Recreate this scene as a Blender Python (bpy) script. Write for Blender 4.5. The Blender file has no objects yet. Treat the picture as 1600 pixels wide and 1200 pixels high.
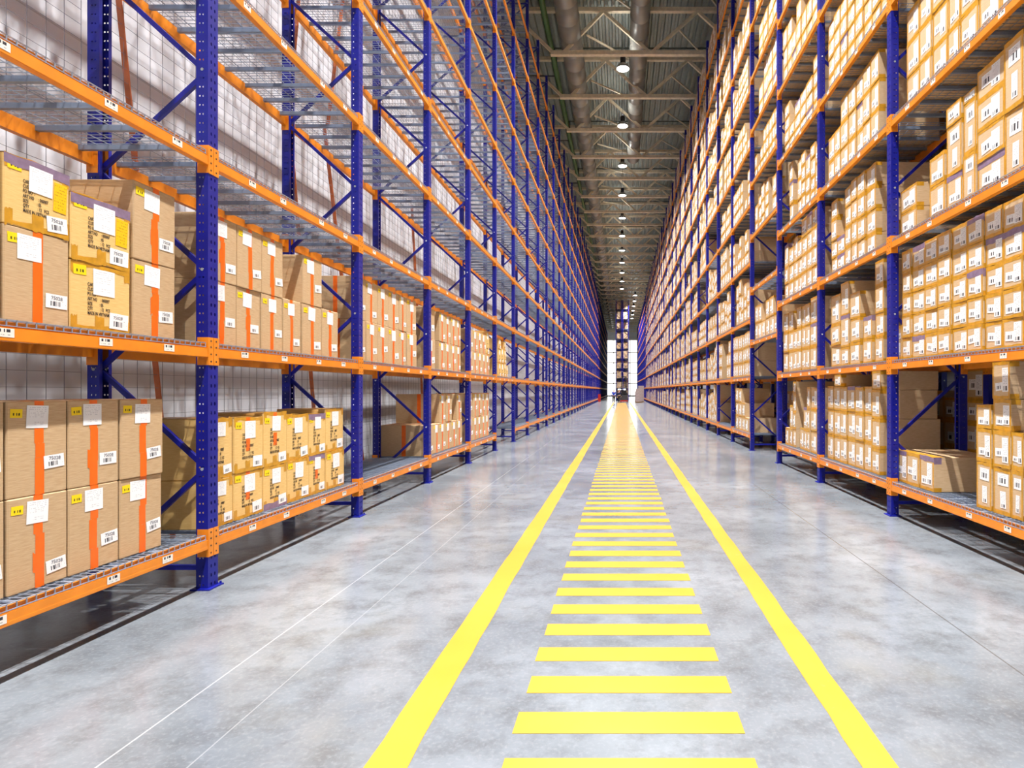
import bpy, bmesh, math, random
from mathutils import Vector, Matrix
R = random.Random(7)
SC = bpy.context.scene
COL = SC.collection
PI = math.pi

# ------------------------------------------------------------------ materials
def srgb(r, g, b):
    f = lambda c: (c/12.92 if c <= .04045 else ((c+.055)/1.055)**2.4)
    return (f(r/255), f(g/255), f(b/255), 1)

class NT:
    def __init__(s, name):
        s.m = bpy.data.materials.new(name); s.m.use_nodes = True
        s.t = s.m.node_tree; s.n = s.t.nodes; s.l = s.t.links
        s.b = s.n['Principled BSDF']
    def new(s, t, **kw):
        n = s.n.new(t)
        for k, v in kw.items(): setattr(n, k, v)
        return n
    def sock(s, a, i):
        if hasattr(a, 'links') or isinstance(a, bpy.types.NodeSocket): s.l.new(a, i)
        else: i.default_value = a
    def math(s, op, a, b=0.0, c=None):
        n = s.new('ShaderNodeMath', operation=op)
        s.sock(a, n.inputs[0]); s.sock(b, n.inputs[1])
        if c is not None: s.sock(c, n.inputs[2])
        return n.outputs[0]
    def mix(s, f, a, b):
        n = s.new('ShaderNodeMix', data_type='RGBA')
        s.sock(f, n.inputs[0]); s.sock(a, n.inputs[6]); s.sock(b, n.inputs[7])
        return n.outputs[2]
    def noise(s, vec, scale, detail=3, rough=.55):
        n = s.new('ShaderNodeTexNoise'); n.inputs['Scale'].default_value = scale
        n.inputs['Detail'].default_value = detail; n.inputs['Roughness'].default_value = rough
        if vec is not None: s.l.new(vec, n.inputs['Vector'])
        return n.outputs['Fac']
    def ramp(s, fac, p0, p1, c0=(0,0,0,1), c1=(1,1,1,1)):
        n = s.new('ShaderNodeValToRGB'); s.l.new(fac, n.inputs[0])
        n.color_ramp.elements[0].position = p0; n.color_ramp.elements[1].position = p1
        n.color_ramp.elements[0].color = c0; n.color_ramp.elements[1].color = c1
        return n.outputs[0]
    def obj(s): return s.new('ShaderNodeTexCoord').outputs['Object']
    def uv(s):
        n = s.new('ShaderNodeTexCoord'); x = s.new('ShaderNodeSeparateXYZ'); s.l.new(n.outputs['UV'], x.inputs[0])
        return x.outputs[0], x.outputs[1]
    def done(s, col, rough=.6, metal=0, spec=.5):
        s.sock(col, s.b.inputs['Base Color']); s.sock(rough, s.b.inputs['Roughness'])
        s.b.inputs['Metallic'].default_value = metal; s.b.inputs['Specular IOR Level'].default_value = spec
        return s.m
    def bump(s, h, strength=.2, dist=.01):
        n = s.new('ShaderNodeBump'); n.inputs['Strength'].default_value = strength; n.inputs['Distance'].default_value = dist
        s.l.new(h, n.inputs['Height']); s.l.new(n.outputs[0], s.b.inputs['Normal'])

def painted(name, c, rough=.4, var=.12, metal=0, scale=6):
    k = NT(name); n = k.noise(k.obj(), scale)
    d = tuple(x*(1-var*2) for x in c[:3])+(1,)
    return k.done(k.mix(k.ramp(n, .3, .7), d, c), rough, metal)

def cardboard(name, c1, c2):
    k = NT(name); g = k.new('ShaderNodeNewGeometry')
    o = k.obj()
    mp = k.new('ShaderNodeMapping'); mp.inputs['Scale'].default_value = (1, 1, 12); k.l.new(o, mp.inputs[0])
    fl = k.noise(mp.outputs[0], 14, 2)
    base = k.mix(g.outputs['Random Per Island'], c1, c2)
    d = k.mix(k.ramp(fl, .35, .7), tuple(x*.86 for x in c1[:3])+(1,), (1,1,1,1))
    n = k.new('ShaderNodeMix', data_type='RGBA', blend_type='MULTIPLY'); n.inputs[0].default_value = .35
    k.l.new(base, n.inputs[6]); k.l.new(d, n.inputs[7])
    return k.done(n.outputs[2], .75, 0, .25)

def label_mat(name, paper, ink, bar, lines, logo=None):
    """paper sheet; bar = (u0,u1,v0,v1) of a barcode, lines = (v0,v1,n) rows of small print"""
    k = NT(name); u, v = k.uv()
    gt = lambda a, b: k.math('GREATER_THAN', a, b)
    lt = lambda a, b: k.math('LESS_THAN', a, b)
    mul = lambda *a: (a[0] if len(a) == 1 else k.math('MULTIPLY', a[0], mul(*a[1:])))
    def wn(x, y):
        c = k.new('ShaderNodeCombineXYZ'); k.sock(x, c.inputs[0]); k.sock(y, c.inputs[1])
        g = k.new('ShaderNodeNewGeometry'); k.l.new(g.outputs['Random Per Island'], c.inputs[2])
        n = k.new('ShaderNodeTexWhiteNoise', noise_dimensions='3D'); k.l.new(c.outputs[0], n.inputs[0]); return n.outputs[0]
    total = None
    for b in bar:
        bars = gt(wn(k.math('FLOOR', k.math('MULTIPLY', u, b[4])), 0.0), .45)
        m = mul(bars, gt(u, b[0]), lt(u, b[1]), gt(v, b[2]), lt(v, b[3]))
        total = m if total is None else k.math('MAXIMUM', total, m)
    for (u0, u1, v0, v1, n) in lines:
        row = k.math('MULTIPLY', k.math('SUBTRACT', v, v0), n/(v1-v0))
        fr = k.math('FRACT', row)
        word = gt(wn(k.math('FLOOR', k.math('MULTIPLY', u, 22)), k.math('FLOOR', row)), .5)
        m = mul(word, gt(fr, .35), lt(fr, .7), gt(u, u0), lt(u, u1), gt(v, v0), lt(v, v1))
        m = k.math('MULTIPLY', m, .55)
        total = m if total is None else k.math('MAXIMUM', total, m)
    return k.done(k.mix(total, paper, ink), .55, 0, .3)

BLUE = painted('blue_enamel', srgb(8, 19, 142), .42, .12)
ORANGE = painted('orange_enamel', srgb(240, 142, 28), .4, .08)
ORANGE_DULL = painted('orange_strap', srgb(205, 110, 60), .5, .1)
ZINC = painted('galvanised_steel', srgb(160, 172, 190), .42, .1, .35, 20)
ZINC_BAR = painted('galvanised_channel', srgb(136, 150, 172), .45, .1, .2, 8)
BOLT = painted('zinc_bolt', srgb(225, 228, 232), .35, .05)
BROWN = cardboard('brown_cardboard', srgb(212, 184, 146), srgb(198, 168, 128))
MUSTARD = cardboard('mustard_cardboard', srgb(240, 206, 138), srgb(230, 192, 122))
TAN = cardboard('tan_cardboard', srgb(222, 196, 160), srgb(206, 176, 136))
OTAPE = painted('orange_tape', srgb(246, 110, 14), .35, .06, 0, 25)
YTAPE = painted('amber_tape', srgb(218, 158, 42), .3, .16, 0, 14)
PTAPE = painted('purple_tape', srgb(142, 120, 146), .3, .15, 0, 20)
PEN = painted('grey_pen', srgb(120, 122, 130), .7, .05)
INK = painted('black_ink', srgb(58, 46, 38), .7, .1)
YPAINT = None
W = srgb(246, 246, 244); K = srgb(52, 52, 60)
SHEET = label_mat('packing_sheet', W, srgb(170, 170, 176), [], [(.1, .9, .45, .95, 6), (.3, .8, .12, .3, 2)])
BARC = label_mat('barcode_paper', W, K, [(.2, .68, .16, .5, 64)], [(.76, .94, .25, .6, 3), (.2, .5, .86, .94, 1)])
STICK = label_mat('yellow_sticker', srgb(250, 214, 20), srgb(70, 62, 20), [(.22, .8, .25, .55, 12)], [])
BARC2 = label_mat('barcode_square', W, K, [(.15, .75, .2, .62, 22)], [(.1, .9, .68, .92, 2), (.78, .95, .25, .6, 3)])
LONGL = label_mat('long_label', W, K, [(.2, .85, .05, .24, 14)], [(.12, .9, .3, .95, 9)])
TAGM = label_mat('shelf_tag_paper', srgb(238, 232, 220), K, [(.12, .88, .55, .9, 14)], [(.15, .85, .1, .4, 1)])
YNOTE = label_mat('yellow_note', srgb(248, 190, 16), srgb(140, 96, 10), [], [(.05, .95, .08, .95, 8)])
DARK = painted('black_plastic', srgb(34, 34, 38), .5, .1)
STEEL = painted('duct_steel', srgb(140, 139, 132), .4, .08, .35, 1.2)
BEIGE = painted('beige_paint', srgb(236, 222, 190), .55, .12)
GREEN = painted('green_pipe_paint', srgb(58, 92, 46), .5, .12)
PGREEN = painted('dark_green_pipe', srgb(30, 46, 34), .5, .1)
DECKM = painted('ceiling_sheet', srgb(150, 158, 150), .5, .1, .1)
RED = painted('red_enamel', srgb(190, 40, 30), .4, .1)
WOOD = painted('pallet_wood', srgb(150, 118, 80), .8, .2, 0, 12)
FILM = painted('grey_wrap', srgb(176, 160, 158), .3, .15)
SKIN = painted('skin', srgb(200, 150, 120), .5, .05)
HAIR = painted('hair', srgb(50, 36, 28), .6, .1)
JBLUE = painted('blue_workwear', srgb(26, 62, 190), .8, .1)
NAVY = painted('navy_workwear', srgb(28, 30, 70), .8, .1)
TROUS = painted('dark_trousers', srgb(44, 42, 40), .8, .1)
GREYD = painted('dark_grey_paint', srgb(62, 62, 66), .45, .1)

k = NT('yellow_floor_paint'); o = k.obj()
n1 = k.noise(o, 9, 6, .65); n2 = k.noise(o, 1.2, 3)
c = k.mix(k.ramp(n2, .3, .7), srgb(182, 140, 40), srgb(192, 151, 52))
YPAINT = k.done(k.mix(k.ramp(n1, .66, .74), c, srgb(168, 156, 110)), .35, 0, .5)

k = NT('polished_concrete'); o = k.obj()
sx = k.new('ShaderNodeSeparateXYZ'); k.l.new(o, sx.inputs[0])
a = k.noise(o, .55, 6, .62); b = k.noise(o, 3.2, 8, .7); d = k.noise(o, 40, 3, .6)
c = k.mix(k.ramp(a, .3, .72), srgb(94, 99, 105), srgb(142, 148, 154))
c = k.mix(k.math('MULTIPLY', k.ramp(b, .46, .66), .6), c, srgb(84, 85, 87))
c = k.mix(k.math('MULTIPLY', k.ramp(d, .5, .75), .25), c, srgb(158, 160, 164))
tan_ = k.noise(o, .9, 4, .6)
c = k.mix(k.math('MULTIPLY', k.ramp(tan_, .55, .75), .35), c, srgb(128, 122, 108))
def joint(ax, at, w, every=None):
    x = sx.outputs[ax]
    if every: x = k.math('SUBTRACT', k.math('MODULO', k.math('ADD', x, 600.0), every), at)
    else: x = k.math('SUBTRACT', x, at)
    return k.math('LESS_THAN', k.math('ABSOLUTE', x), w)
c = k.mix(k.math('MULTIPLY', joint(0, -2.3, .005), .45), c, srgb(190, 192, 194))
c = k.mix(k.math('MULTIPLY', joint(0, -1.9, .004), .3), c, srgb(180, 182, 184))
c = k.mix(k.math('MULTIPLY', joint(0, 2.33, .006), .7), c, srgb(80, 78, 74))
rgh = k.math('ADD', k.math('MULTIPLY', b, .22), .08)
FLOORM = k.done(c, rgh, 0, .5)

k = NT('white_wall_panel'); o = k.obj()
sx = k.new('ShaderNodeSeparateXYZ'); k.l.new(o, sx.inputs[0])
def pj(ax, every, w): return k.math('LESS_THAN', k.math('MODULO', k.math('ADD', sx.outputs[ax], 600.0), every), w)
j = k.math('MAXIMUM', pj(2, 1.0, .02), pj(1, 1.2, .02))
n = k.noise(o, .7, 4)
c = k.mix(k.ramp(n, .3, .7), srgb(214, 216, 222), srgb(228, 230, 236))
c = k.mix(k.math('MULTIPLY', j, .55), c, srgb(150, 150, 156))
WALLM = k.done(c, .55, 0, .3)

def emissive(name, col, st):
    k = NT(name); k.done(col, .5)
    k.b.inputs['Emission Color'].default_value = col; k.b.inputs['Emission Strength'].default_value = st
    return k.m
LENS = emissive('lamp_lens', (1, .97, .93, 1), 28)
DAY = emissive('daylit_glass', (1, .97, .9, 1), 7.0)

# ------------------------------------------------------------------ mesh builder
class MB:
    def __init__(s): s.v = []; s.f = []; s.m = []; s.uv = {}
    def box(s, x0, x1, y0, y1, z0, z1, mi=0):
        if x0 > x1: x0, x1 = x1, x0
        i = len(s.v)
        s.v += [(x0,y0,z0),(x1,y0,z0),(x1,y1,z0),(x0,y1,z0),(x0,y0,z1),(x1,y0,z1),(x1,y1,z1),(x0,y1,z1)]
        for q in ((3,2,1,0),(4,5,6,7),(0,1,5,4),(1,2,6,5),(2,3,7,6),(3,0,4,7)):
            s.f.append(tuple(i+t for t in q)); s.m.append(mi)
        return s
    def quad(s, pts, mi=0, uv=None):
        i = len(s.v); s.v += [tuple(p) for p in pts]
        if uv: s.uv[len(s.f)] = uv
        s.f.append(tuple(range(i, i+len(pts)))); s.m.append(mi); return s
    def bar(s, p, q, w, h, mi=0, up=(0,0,1)):
        p = Vector(p); q = Vector(q); d = (q-p).normalized(); u = Vector(up)
        if abs(d.dot(u)) > .95: u = Vector((1,0,0))
        a = d.cross(u).normalized(); b = a.cross(d).normalized()
        i = len(s.v)
        for c in (p, q):
            for (sa, sb) in ((-1,-1),(1,-1),(1,1),(-1,1)):
                s.v.append(tuple(c+a*sa*w/2+b*sb*h/2))
        for t in ((0,1,2,3),(7,6,5,4),(0,4,5,1),(1,5,6,2),(2,6,7,3),(3,7,4,0)):
            s.f.append(tuple(i+x for x in t)); s.m.append(mi)
        return s
    def tube(s, p, q, r, n=12, mi=0, r2=None, caps=True):
        p = Vector(p); q = Vector(q); d = (q-p).normalized(); u = Vector((0,0,1))
        if abs(d.dot(u)) > .95: u = Vector((1,0,0))
        a = d.cross(u).normalized(); b = d.cross(a).normalized(); r2 = r if r2 is None else r2
        i = len(s.v)
        for (c, rr) in ((p, r), (q, r2)):
            for t in range(n):
                an = 2*PI*t/n; s.v.append(tuple(c+a*rr*math.cos(an)+b*rr*math.sin(an)))
        for t in range(n):
            s.f.append((i+t, i+(t+1)%n, i+n+(t+1)%n, i+n+t)); s.m.append(mi)
        if caps:
            s.f.append(tuple(i+n-1-t for t in range(n))); s.m.append(mi)
            s.f.append(tuple(i+n+t for t in range(n))); s.m.append(mi)
        return s
    def lathe(s, prof, n=20, mi=0, c=(0,0,0)):
        i = len(s.v)
        for (r, z) in prof:
            for t in range(n):
                an = 2*PI*t/n; s.v.append((c[0]+r*math.cos(an), c[1]+r*math.sin(an), c[2]+z))
        for a in range(len(prof)-1):
            for t in range(n):
                s.f.append((i+a*n+t, i+a*n+(t+1)%n, i+(a+1)*n+(t+1)%n, i+(a+1)*n+t)); s.m.append(mi)
        return s
    def mesh(s, name, mats, smooth=False):
        me = bpy.data.meshes.new(name); me.from_pydata(s.v, [], s.f)
        for m in (mats if isinstance(mats, (list, tuple)) else [mats]): me.materials.append(m)
        me.polygons.foreach_set('material_index', s.m)
        if smooth: me.polygons.foreach_set('use_smooth', [True]*len(s.f))
        if s.uv:
            L = me.uv_layers.new(name='UVMap').data
            for fi, uv in s.uv.items():
                for li, u in zip(me.polygons[fi].loop_indices, uv): L[li].uv = u
        me.update(); return me

def put(name, me, parent=None, mat=None):
    o = bpy.data.objects.new(name, me); COL.objects.link(o)
    if parent: o.parent = parent
    if mat is not None: o.matrix_local = mat
    return o
def thing(name, label, cat, loc=(0,0,0), group=None, rz=0):
    o = bpy.data.objects.new(name, None); COL.objects.link(o); o.location = loc; o.rotation_euler = (0,0,rz)
    o.empty_display_size = .1
    return tag(o, label, cat, group)
def tag(o, label, cat, group=None, kind=None):
    o['label'] = label; o['category'] = cat
    if group: o['group'] = group
    if kind: o['kind'] = kind
    return o
def struct(name, me):
    o = put(name, me); o['kind'] = 'structure'; return o
def merged(name, items, mats, parent):
    """items: (mesh, matrix) joined into one mesh"""
    v = []; f = []; mi = []
    for me, mat in items:
        i = len(v); v += [tuple(mat @ x.co) for x in me.vertices]
        for p in me.polygons: f.append(tuple(i+t for t in p.vertices)); mi.append(p.material_index)
    me = bpy.data.meshes.new(name); me.from_pydata(v, [], f)
    for m in mats: me.materials.append(m)
    me.polygons.foreach_set('material_index', mi); me.update()
    o = put(name, me, parent); o['kind'] = 'stuff'; return o
def many(name, items, parent, most=100):
    """the first `most` as parts sharing their meshes, the rest as one part"""
    out = [put(name, me, parent, mat) for me, mat in items[:most]]
    rest = items[most:]
    if rest: merged(name, rest, list(rest[0][0].materials), parent)
    return out

# ------------------------------------------------------------------ place
EYE = 1.65; F = 922.0
BAY = 2.8; XL = -3.42; XR = 3.535; DEP = 1.0
Y0L = 1.765*BAY; Y0R = 1.784*BAY
LEV = [.39+1.59*i for i in range(10)]
TUN = [2.93+1.44*i for i in range(9)]
TOP = 16.2; PW = .12; PD = .10
YEND = 160.0

me = MB().box(-5.2, 14, -14, YEND, -.2, 0).mesh('floor', FLOORM); struct('floor', me)
me = MB().box(-5.4, -5.2, -14, YEND, 0, 19.6).mesh('wall_left', WALLM); struct('wall_left', me)
me = MB().box(14, 14.2, -14, YEND, 0, 19.6).mesh('wall_right', WALLM); struct('wall_right', me)
me = MB().box(-5.4, 14.2, -14.2, -14, 0, 19.6).mesh('wall_rear', WALLM); struct('wall_rear', me)
m = MB(); m.box(-5.4, 14.2, YEND, YEND+.2, 0, .4).box(-5.4, 14.2, YEND, YEND+.2, 15.2, 19.6)
m.box(-5.4, -4.3, YEND, YEND+.2, .4, 15.2).box(4.6, 14.2, YEND, YEND+.2, .4, 15.2)
struct('wall_end', m.mesh('wall_end', WALLM))
m = MB().box(-4.3, 4.6, YEND+.1, YEND+.12, .4, 15.2); w1 = struct('window_1', m.mesh('window_1', DAY))
m = MB()
for z in (3.4, 6.2, 9.0, 11.8): m.box(-4.3, 4.6, YEND+.02, YEND+.1, z, z+.25)
for x in (-2.2, 0, 2.2): m.box(x, x+.2, YEND+.02, YEND+.1, .4, 15.2)
put('window_mullion', m.mesh('window_mullion', GREYD), w1)
# corrugated ceiling
m = MB(); x = -5.4; prof = []
while x < 14.2:
    prof += [(x, 19.54), (x+.12, 19.54), (x+.16, 19.38), (x+.28, 19.38)]; x += .32
m.v = [(a, y, z) for y in (-14.2, YEND+.2) for a, z in prof]; n = len(prof)
for i in range(n-1): m.f.append((i, i+1, n+i+1, n+i)); m.m.append(0)
m.box(-5.4, 14.2, -14.2, YEND+.2, 19.56, 19.7)
struct('ceiling', m.mesh('ceiling', DECKM))

# floor paint
lad = thing('walkway_marking', 'yellow painted ladder of crossbars down the middle of the concrete aisle', 'floor marking', (.04, 0, 0))
st = MB().box(-.56, .56, 0, .19, .0005, .0022).mesh('stripe', YPAINT)
many('stripe', [(st, Matrix.Translation((R.uniform(-.008, .008), 2.455+.38*i, 0))) for i in range(200)], lad)
def wavy(x0, x1, name):
    m = MB(); N = 160; ys = [.6+(80-.6)*(i/N)**1.6 for i in range(N+1)]
    for i, y in enumerate(ys):
        a = R.uniform(-.006, .006); b = R.uniform(-.006, .006)
        m.v += [(x0+a, y, .0022), (x1+b, y, .0022), (x1+b, y, .0004), (x0+a, y, .0004)]
    for i in range(N):
        q = i*4
        m.f += [(q, q+1, q+5, q+4), (q+1, q+2, q+6, q+5), (q+3, q, q+4, q+7)]; m.m += [0]*3
    return m.mesh(name, YPAINT)
tag(put('floor_line', wavy(-1.127, -.94, 'floor_line')), 'solid yellow line painted on the floor between ladder marking and empty blue racks', 'floor marking', 'solid yellow aisle lines')
tag(put('floor_line', wavy(1.05, 1.215, 'floor_line')), 'solid yellow line painted on the floor between ladder marking and fully stocked racks', 'floor marking', 'solid yellow aisle lines')

# ------------------------------------------------------------------ racks
def plate(mb, org, ua, va, W_, H_, cols, pitch, rx, rz):
    """perforated sheet: org + u*ua + v*va, cols = hole centres along u"""
    org = Vector(org); ua = Vector(ua); va = Vector(va)
    edges = [0]+[(cols[i]+cols[i+1])/2 for i in range(len(cols)-1)]+[W_]
    rows = int(H_/pitch); idx = {}
    def V(u, v):
        kk = (round(u, 5), round(v, 5))
        if kk not in idx: idx[kk] = len(mb.v); mb.v.append(tuple(org+ua*u+va*v))
        return idx[kk]
    for r in range(rows):
        v0 = r*pitch; v1 = v0+pitch if r < rows-1 else H_
        for ci, cx in enumerate(cols):
            u0, u1 = edges[ci], edges[ci+1]; cy = v0+pitch/2
            C = [V(u0, v0), V(u1, v0), V(u1, v1), V(u0, v1)]
            H = [V(cx+rx*math.cos(PI/8+PI/4*t), cy+rz*math.sin(PI/8+PI/4*t)) for t in range(8)]
            # H0,H1 up right .. order ccw
            for q in ((C[2], H[1], H[0]), (C[3], H[3], H[2]), (C[0], H[5], H[4]), (C[1], H[7], H[6])):
                mb.f.append(q); mb.m.append(0)
            for q in ((C[3], H[2], H[1], C[2]), (C[0], H[4], H[3], C[3]), (C[1], H[6], H[5], C[0]), (C[2], H[0], H[7], C[1])):
                mb.f.append(q); mb.m.append(0)

def post_mesh(name):
    # local: front face at x=0 looking +x, body towards -x, width along y
    m = MB()
    plate(m, (0, -PW/2, 0), (0,1,0), (0,0,1), PW, TOP, (.038, .082), .075, .007, .016)
    plate(m, (-PD, -PW/2, 0), (1,0,0), (0,0,1), PD, TOP, (.032, .06), .075, .0075, .0075)
    plate(m, (-PD, PW/2, 0), (1,0,0), (0,0,1), PD, TOP, (.032, .06), .075, .0075, .0075)
    for s in (-1, 1):
        m.box(-PD, -PD+.003, s*PW/2, s*(PW/2-.03), 0, TOP)
    return m.mesh(name, BLUE)
POST = post_mesh('post')
SPOST = MB().box(-PD, 0, -PW/2, PW/2, 0, TOP).mesh('post_far', BLUE)
BASE = MB().box(-PD-.03, .03, -PW/2-.03, PW/2+.03, 0, .012).tube((.012, .075, .01), (.012, .075, .03), .009, 8).mesh('base_plate', BLUE)

def beam_mesh(name, low=False):
    # local: post centre at y=0, other post at y=BAY; front plane x=0; z=0 the beam's middle
    m = MB(); a, b = PW/2, BAY-PW/2
    m.box(-.05, 0, a, b, -.055, .02); m.box(-.05, -.018, a, b, .02, .055)
    if not low:
        m.box(-.001, .002, a, b, -.052, -.03)
    for (y0, y1, ys) in ((.003, a, a), (BAY-a, BAY-.003, BAY-a)):
        m.box(.0005, .005, y0, y1, -.12, .11)
        m.box(-PD+.012, .005, ys-.002 if ys > 1 else ys-.002, ys+.003, -.12, .11)
        for z in (-.09, -.03, .03, .08):
            yc = (y0+y1)/2
            m.tube((.005, yc, z), (.0065, yc, z), .008, 6, 1)
    return m.mesh(name, [ORANGE, DARK])
BEAM = beam_mesh('beam')

def deck_mesh(name, cross=.0558, longp=.1):
    # origin at front post centre; x 0 (front) to -DEP
    m = MB(); a, b = PW/2+.02, BAY-PW/2-.02; t = .0026
    n = int((b-a)/cross); zt = .062
    for i in range(n+1):
        y = a+(b-a)*i/n
        m.box(-DEP+.0, -.006, y-t, y+t, zt, zt+2*t)
        m.box(-.006-2*t, -.006, y-t, y+t, zt-.034, zt)
    for x in [-.006-t, -.012]+[-.1-longp*j for j in range(9)]:
        m.box(x-t, x+t, a, b, zt-2*t if x < -.02 else zt, zt if x < -.02 else zt+2*t)
    m.box(-.006, -.006+2*t, a, b, zt-.034, zt-.034+2*t)
    for i in range(8):
        y = PW/2+.12+(BAY-PW-.24)*i/7
        m.box(-DEP+.03, -.03, y-.017, y+.017, .018, .056, 1)
    return m.mesh(name, [ZINC, ZINC_BAR])
DECK = deck_mesh('wire_deck')
DECKF = deck_mesh('wire_deck_far', .112, .2)
TAG = MB().quad([(0,0,0),(0,.1,0),(0,.1,.05),(0,0,.05)], 0, [(0,0),(1,0),(1,1),(0,1)])
TAG.box(-.0008, -.0002, 0, .1, 0, .05)
TAG = TAG.mesh('shelf_tag', TAGM)

def back_mesh():
    m = MB(); a, b = PW/2, BAY-PW/2; t = .0015; x = -DEP-.05
    for i in range(19): y = a+(b-a)*i/18; m.box(x-t, x+t, y-t, y+t, .3, TOP-.2)
    z = .3
    while z < TOP-.2: m.box(x-t, x+t, a, b, z-t, z+t); z += .125
    return m.mesh('back_mesh', WIRE)
WIRE = painted('dull_wire', srgb(128, 130, 142), .5, .05)
BACK = back_mesh()

NODE = [.17+.8275*i for i in range(20)]
def brace_mesh(z0, z1, flip):
    m = MB(); x0, x1 = -.05, -DEP+.05
    xa, xb = (x1, x0) if flip else (x0, x1)
    m.bar((xa, 0, z0), (xb, 0, z1), .03, .04)
    for (x, z) in ((xa, z0), (xb, z1)): m.tube((x, -.062, z), (x, .062, z), .013, 8, 1)
    return m.mesh('diagonal_brace', [BLUE, BOLT])
BR_UP = brace_mesh(0, .8275, True)       # rear low to front high
BR_DN = brace_mesh(0, .8275, False)      # front low to rear high
mm = MB(); mm.bar((-.05, 0, 0), (-DEP+.05, 0, 0), .03, .04); BR_H = mm.mesh('brace_flat', [BLUE, BOLT])

def side_mat(side, y, z=0, x=None):
    """left racks face +x, right ones are turned half round (local y then runs backwards)"""
    if side < 0: return Matrix.Translation((x if x is not None else XL, y, z))
    return Matrix.Translation((x if x is not None else XR, y, z)) @ Matrix.Rotation(PI, 4, 'Z')

def build_rack(label, side, xf, y0, k0, k1, levels, skip=lambda k, l: False, detail=True, tags=True, rear=True, backmesh=False):
    root = thing('pallet_rack', label, 'rack', (xf, y0+BAY*k0, 0))
    inv = Matrix.Translation((-xf, -(y0+BAY*k0), 0))
    M = lambda y, z: inv @ side_mat(side, y, z, xf)
    MR = lambda y, z: inv @ side_mat(-side, y, z, xf+side*(DEP))     # rear members face the other way
    posts = []; bases = []; br = []
    for k in range(k0, k1+1):
        y = y0+BAY*k
        for mat in (M(y, 0), MR(y, 0)):
            posts.append((POST if detail and k < 14 else SPOST, mat)); bases.append((BASE, mat))
        br.append((BR_H, M(y, .17), y)); br.append((BR_H, M(y, 15.9), y))
        for i in range(19):
            br.append((BR_UP if i % 2 == 0 else BR_DN, M(y, NODE[i]), y))
    br.sort(key=lambda t: (max(t[2], 0)*1.0 + abs(t[1].translation.z-1.6)*1.6))
    many('upright_post', posts, root); many('base_plate', bases, root)
    many('diagonal_brace', [(a, b) for a, b, c in br], root)
    fb = []; rb = []; dk = []
    for k in range(k0, k1):
        for li, z in enumerate(levels(k)):
            if skip(k, li): continue
            y = y0+BAY*k; d = max(y, 0)+abs(z-1.65)*1.5
            ys = y if side < 0 else y+BAY      # local y runs +Y on the left, -Y on the right
            yr = y+BAY if side < 0 else y
            fb.append((d, k, li, BEAM, M(ys, z))); rb.append((d, k, li, BEAM, MR(yr, z)))
            dk.append((d, k, li, DECK if k < 16 and detail else DECKF, M(ys, z)))
    for L in (fb, rb, dk): L.sort(key=lambda t: t[0])
    objs = many('front_beam', [t[3:] for t in fb], root)
    if rear: many('rear_beam', [t[3:] for t in rb], root)
    many('wire_deck', [t[3:] for t in dk], root)
    if backmesh:
        put_many = [(BACK, M(y0+BAY*kk, 0)) for kk in range(k0, k1)]
        many('back_mesh', put_many, root)
    if tags:
        n = 0
        for (d, k, li, me, mat), o in zip(fb, objs):
            if k > 4 or li > 4 or n > 94: continue
            for yy in (.42, 1.02, 1.72, 2.3):
                put('shelf_tag', TAG, o, Matrix.Translation((.0035, yy+R.uniform(-.06, .06), -.034))); n += 1
    return root

lv = lambda k: LEV
build_rack('long empty blue and orange pallet rack lining the white wall', -1, XL, Y0L, -1, 29, lv, lambda k, l: l == 0 and k == 4, backmesh=True)
build_rack('long blue and orange pallet rack filled with tan cartons facing the empty rack', 1, XR, Y0R, -1, 29,
           lambda k: TUN if k == 3 else LEV)
# second row, back to back with the stocked one
build_rack('pallet rack standing back to back behind the stocked rack', 1, XR+DEP+.28, Y0R, -1, 9, lv, detail=False, tags=False, rear=False)

# spine bracing straps behind the empty rack
def strap(name, ya, za, yb, zb, label):
    me = MB().bar((XL-DEP-.06, ya, za), (XL-DEP-.06, yb, zb), .012, .05, 0, (1,0,0)).mesh(name, ORANGE_DULL)
    tag(put(name, me), label, 'brace', 'orange back bracing straps')
for i, (ya, za, yb, zb) in enumerate([(7.9, 5.6, 8.8, .12), (10.3, .12, 8.9, 5.6), (8.0, 5.7, 8.75, 11.2), (10.2, 11.2, 9.0, 5.7), (5.2, 5.6, 5.9, .12), (13.5, .12, 12.6, 5.6)]):
    strap('bracing_strap', ya, za, yb, zb, ['orange bracing strap leaning behind the second empty bay, left of its crossing partner',
        'orange bracing strap behind the second bay, slanting down away from the camera', 'orange strap high behind the second bay, leaning away',
        'orange strap high behind the second bay, leaning back', 'orange bracing strap behind the first bay past the nearest post',
        'orange bracing strap behind the third empty bay'][i])

# ------------------------------------------------------------------ cartons
ORD = ['first', 'second', 'third', 'fourth', 'fifth', 'sixth', 'seventh', 'eighth', 'ninth', 'tenth', 'eleventh', 'twelfth', 'thirteenth']
ROWS = ['bottom', 'second', 'third', 'fourth', 'fifth', 'sixth', 'seventh']
SHELF = ['lowest']+ORD[1:]
BAYN = ['nearest', 'second', 'third', 'fourth', 'fifth', 'sixth', 'seventh', 'eighth', 'ninth', 'tenth', 'eleventh', 'twelfth', 'thirteenth', 'fourteenth']

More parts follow.
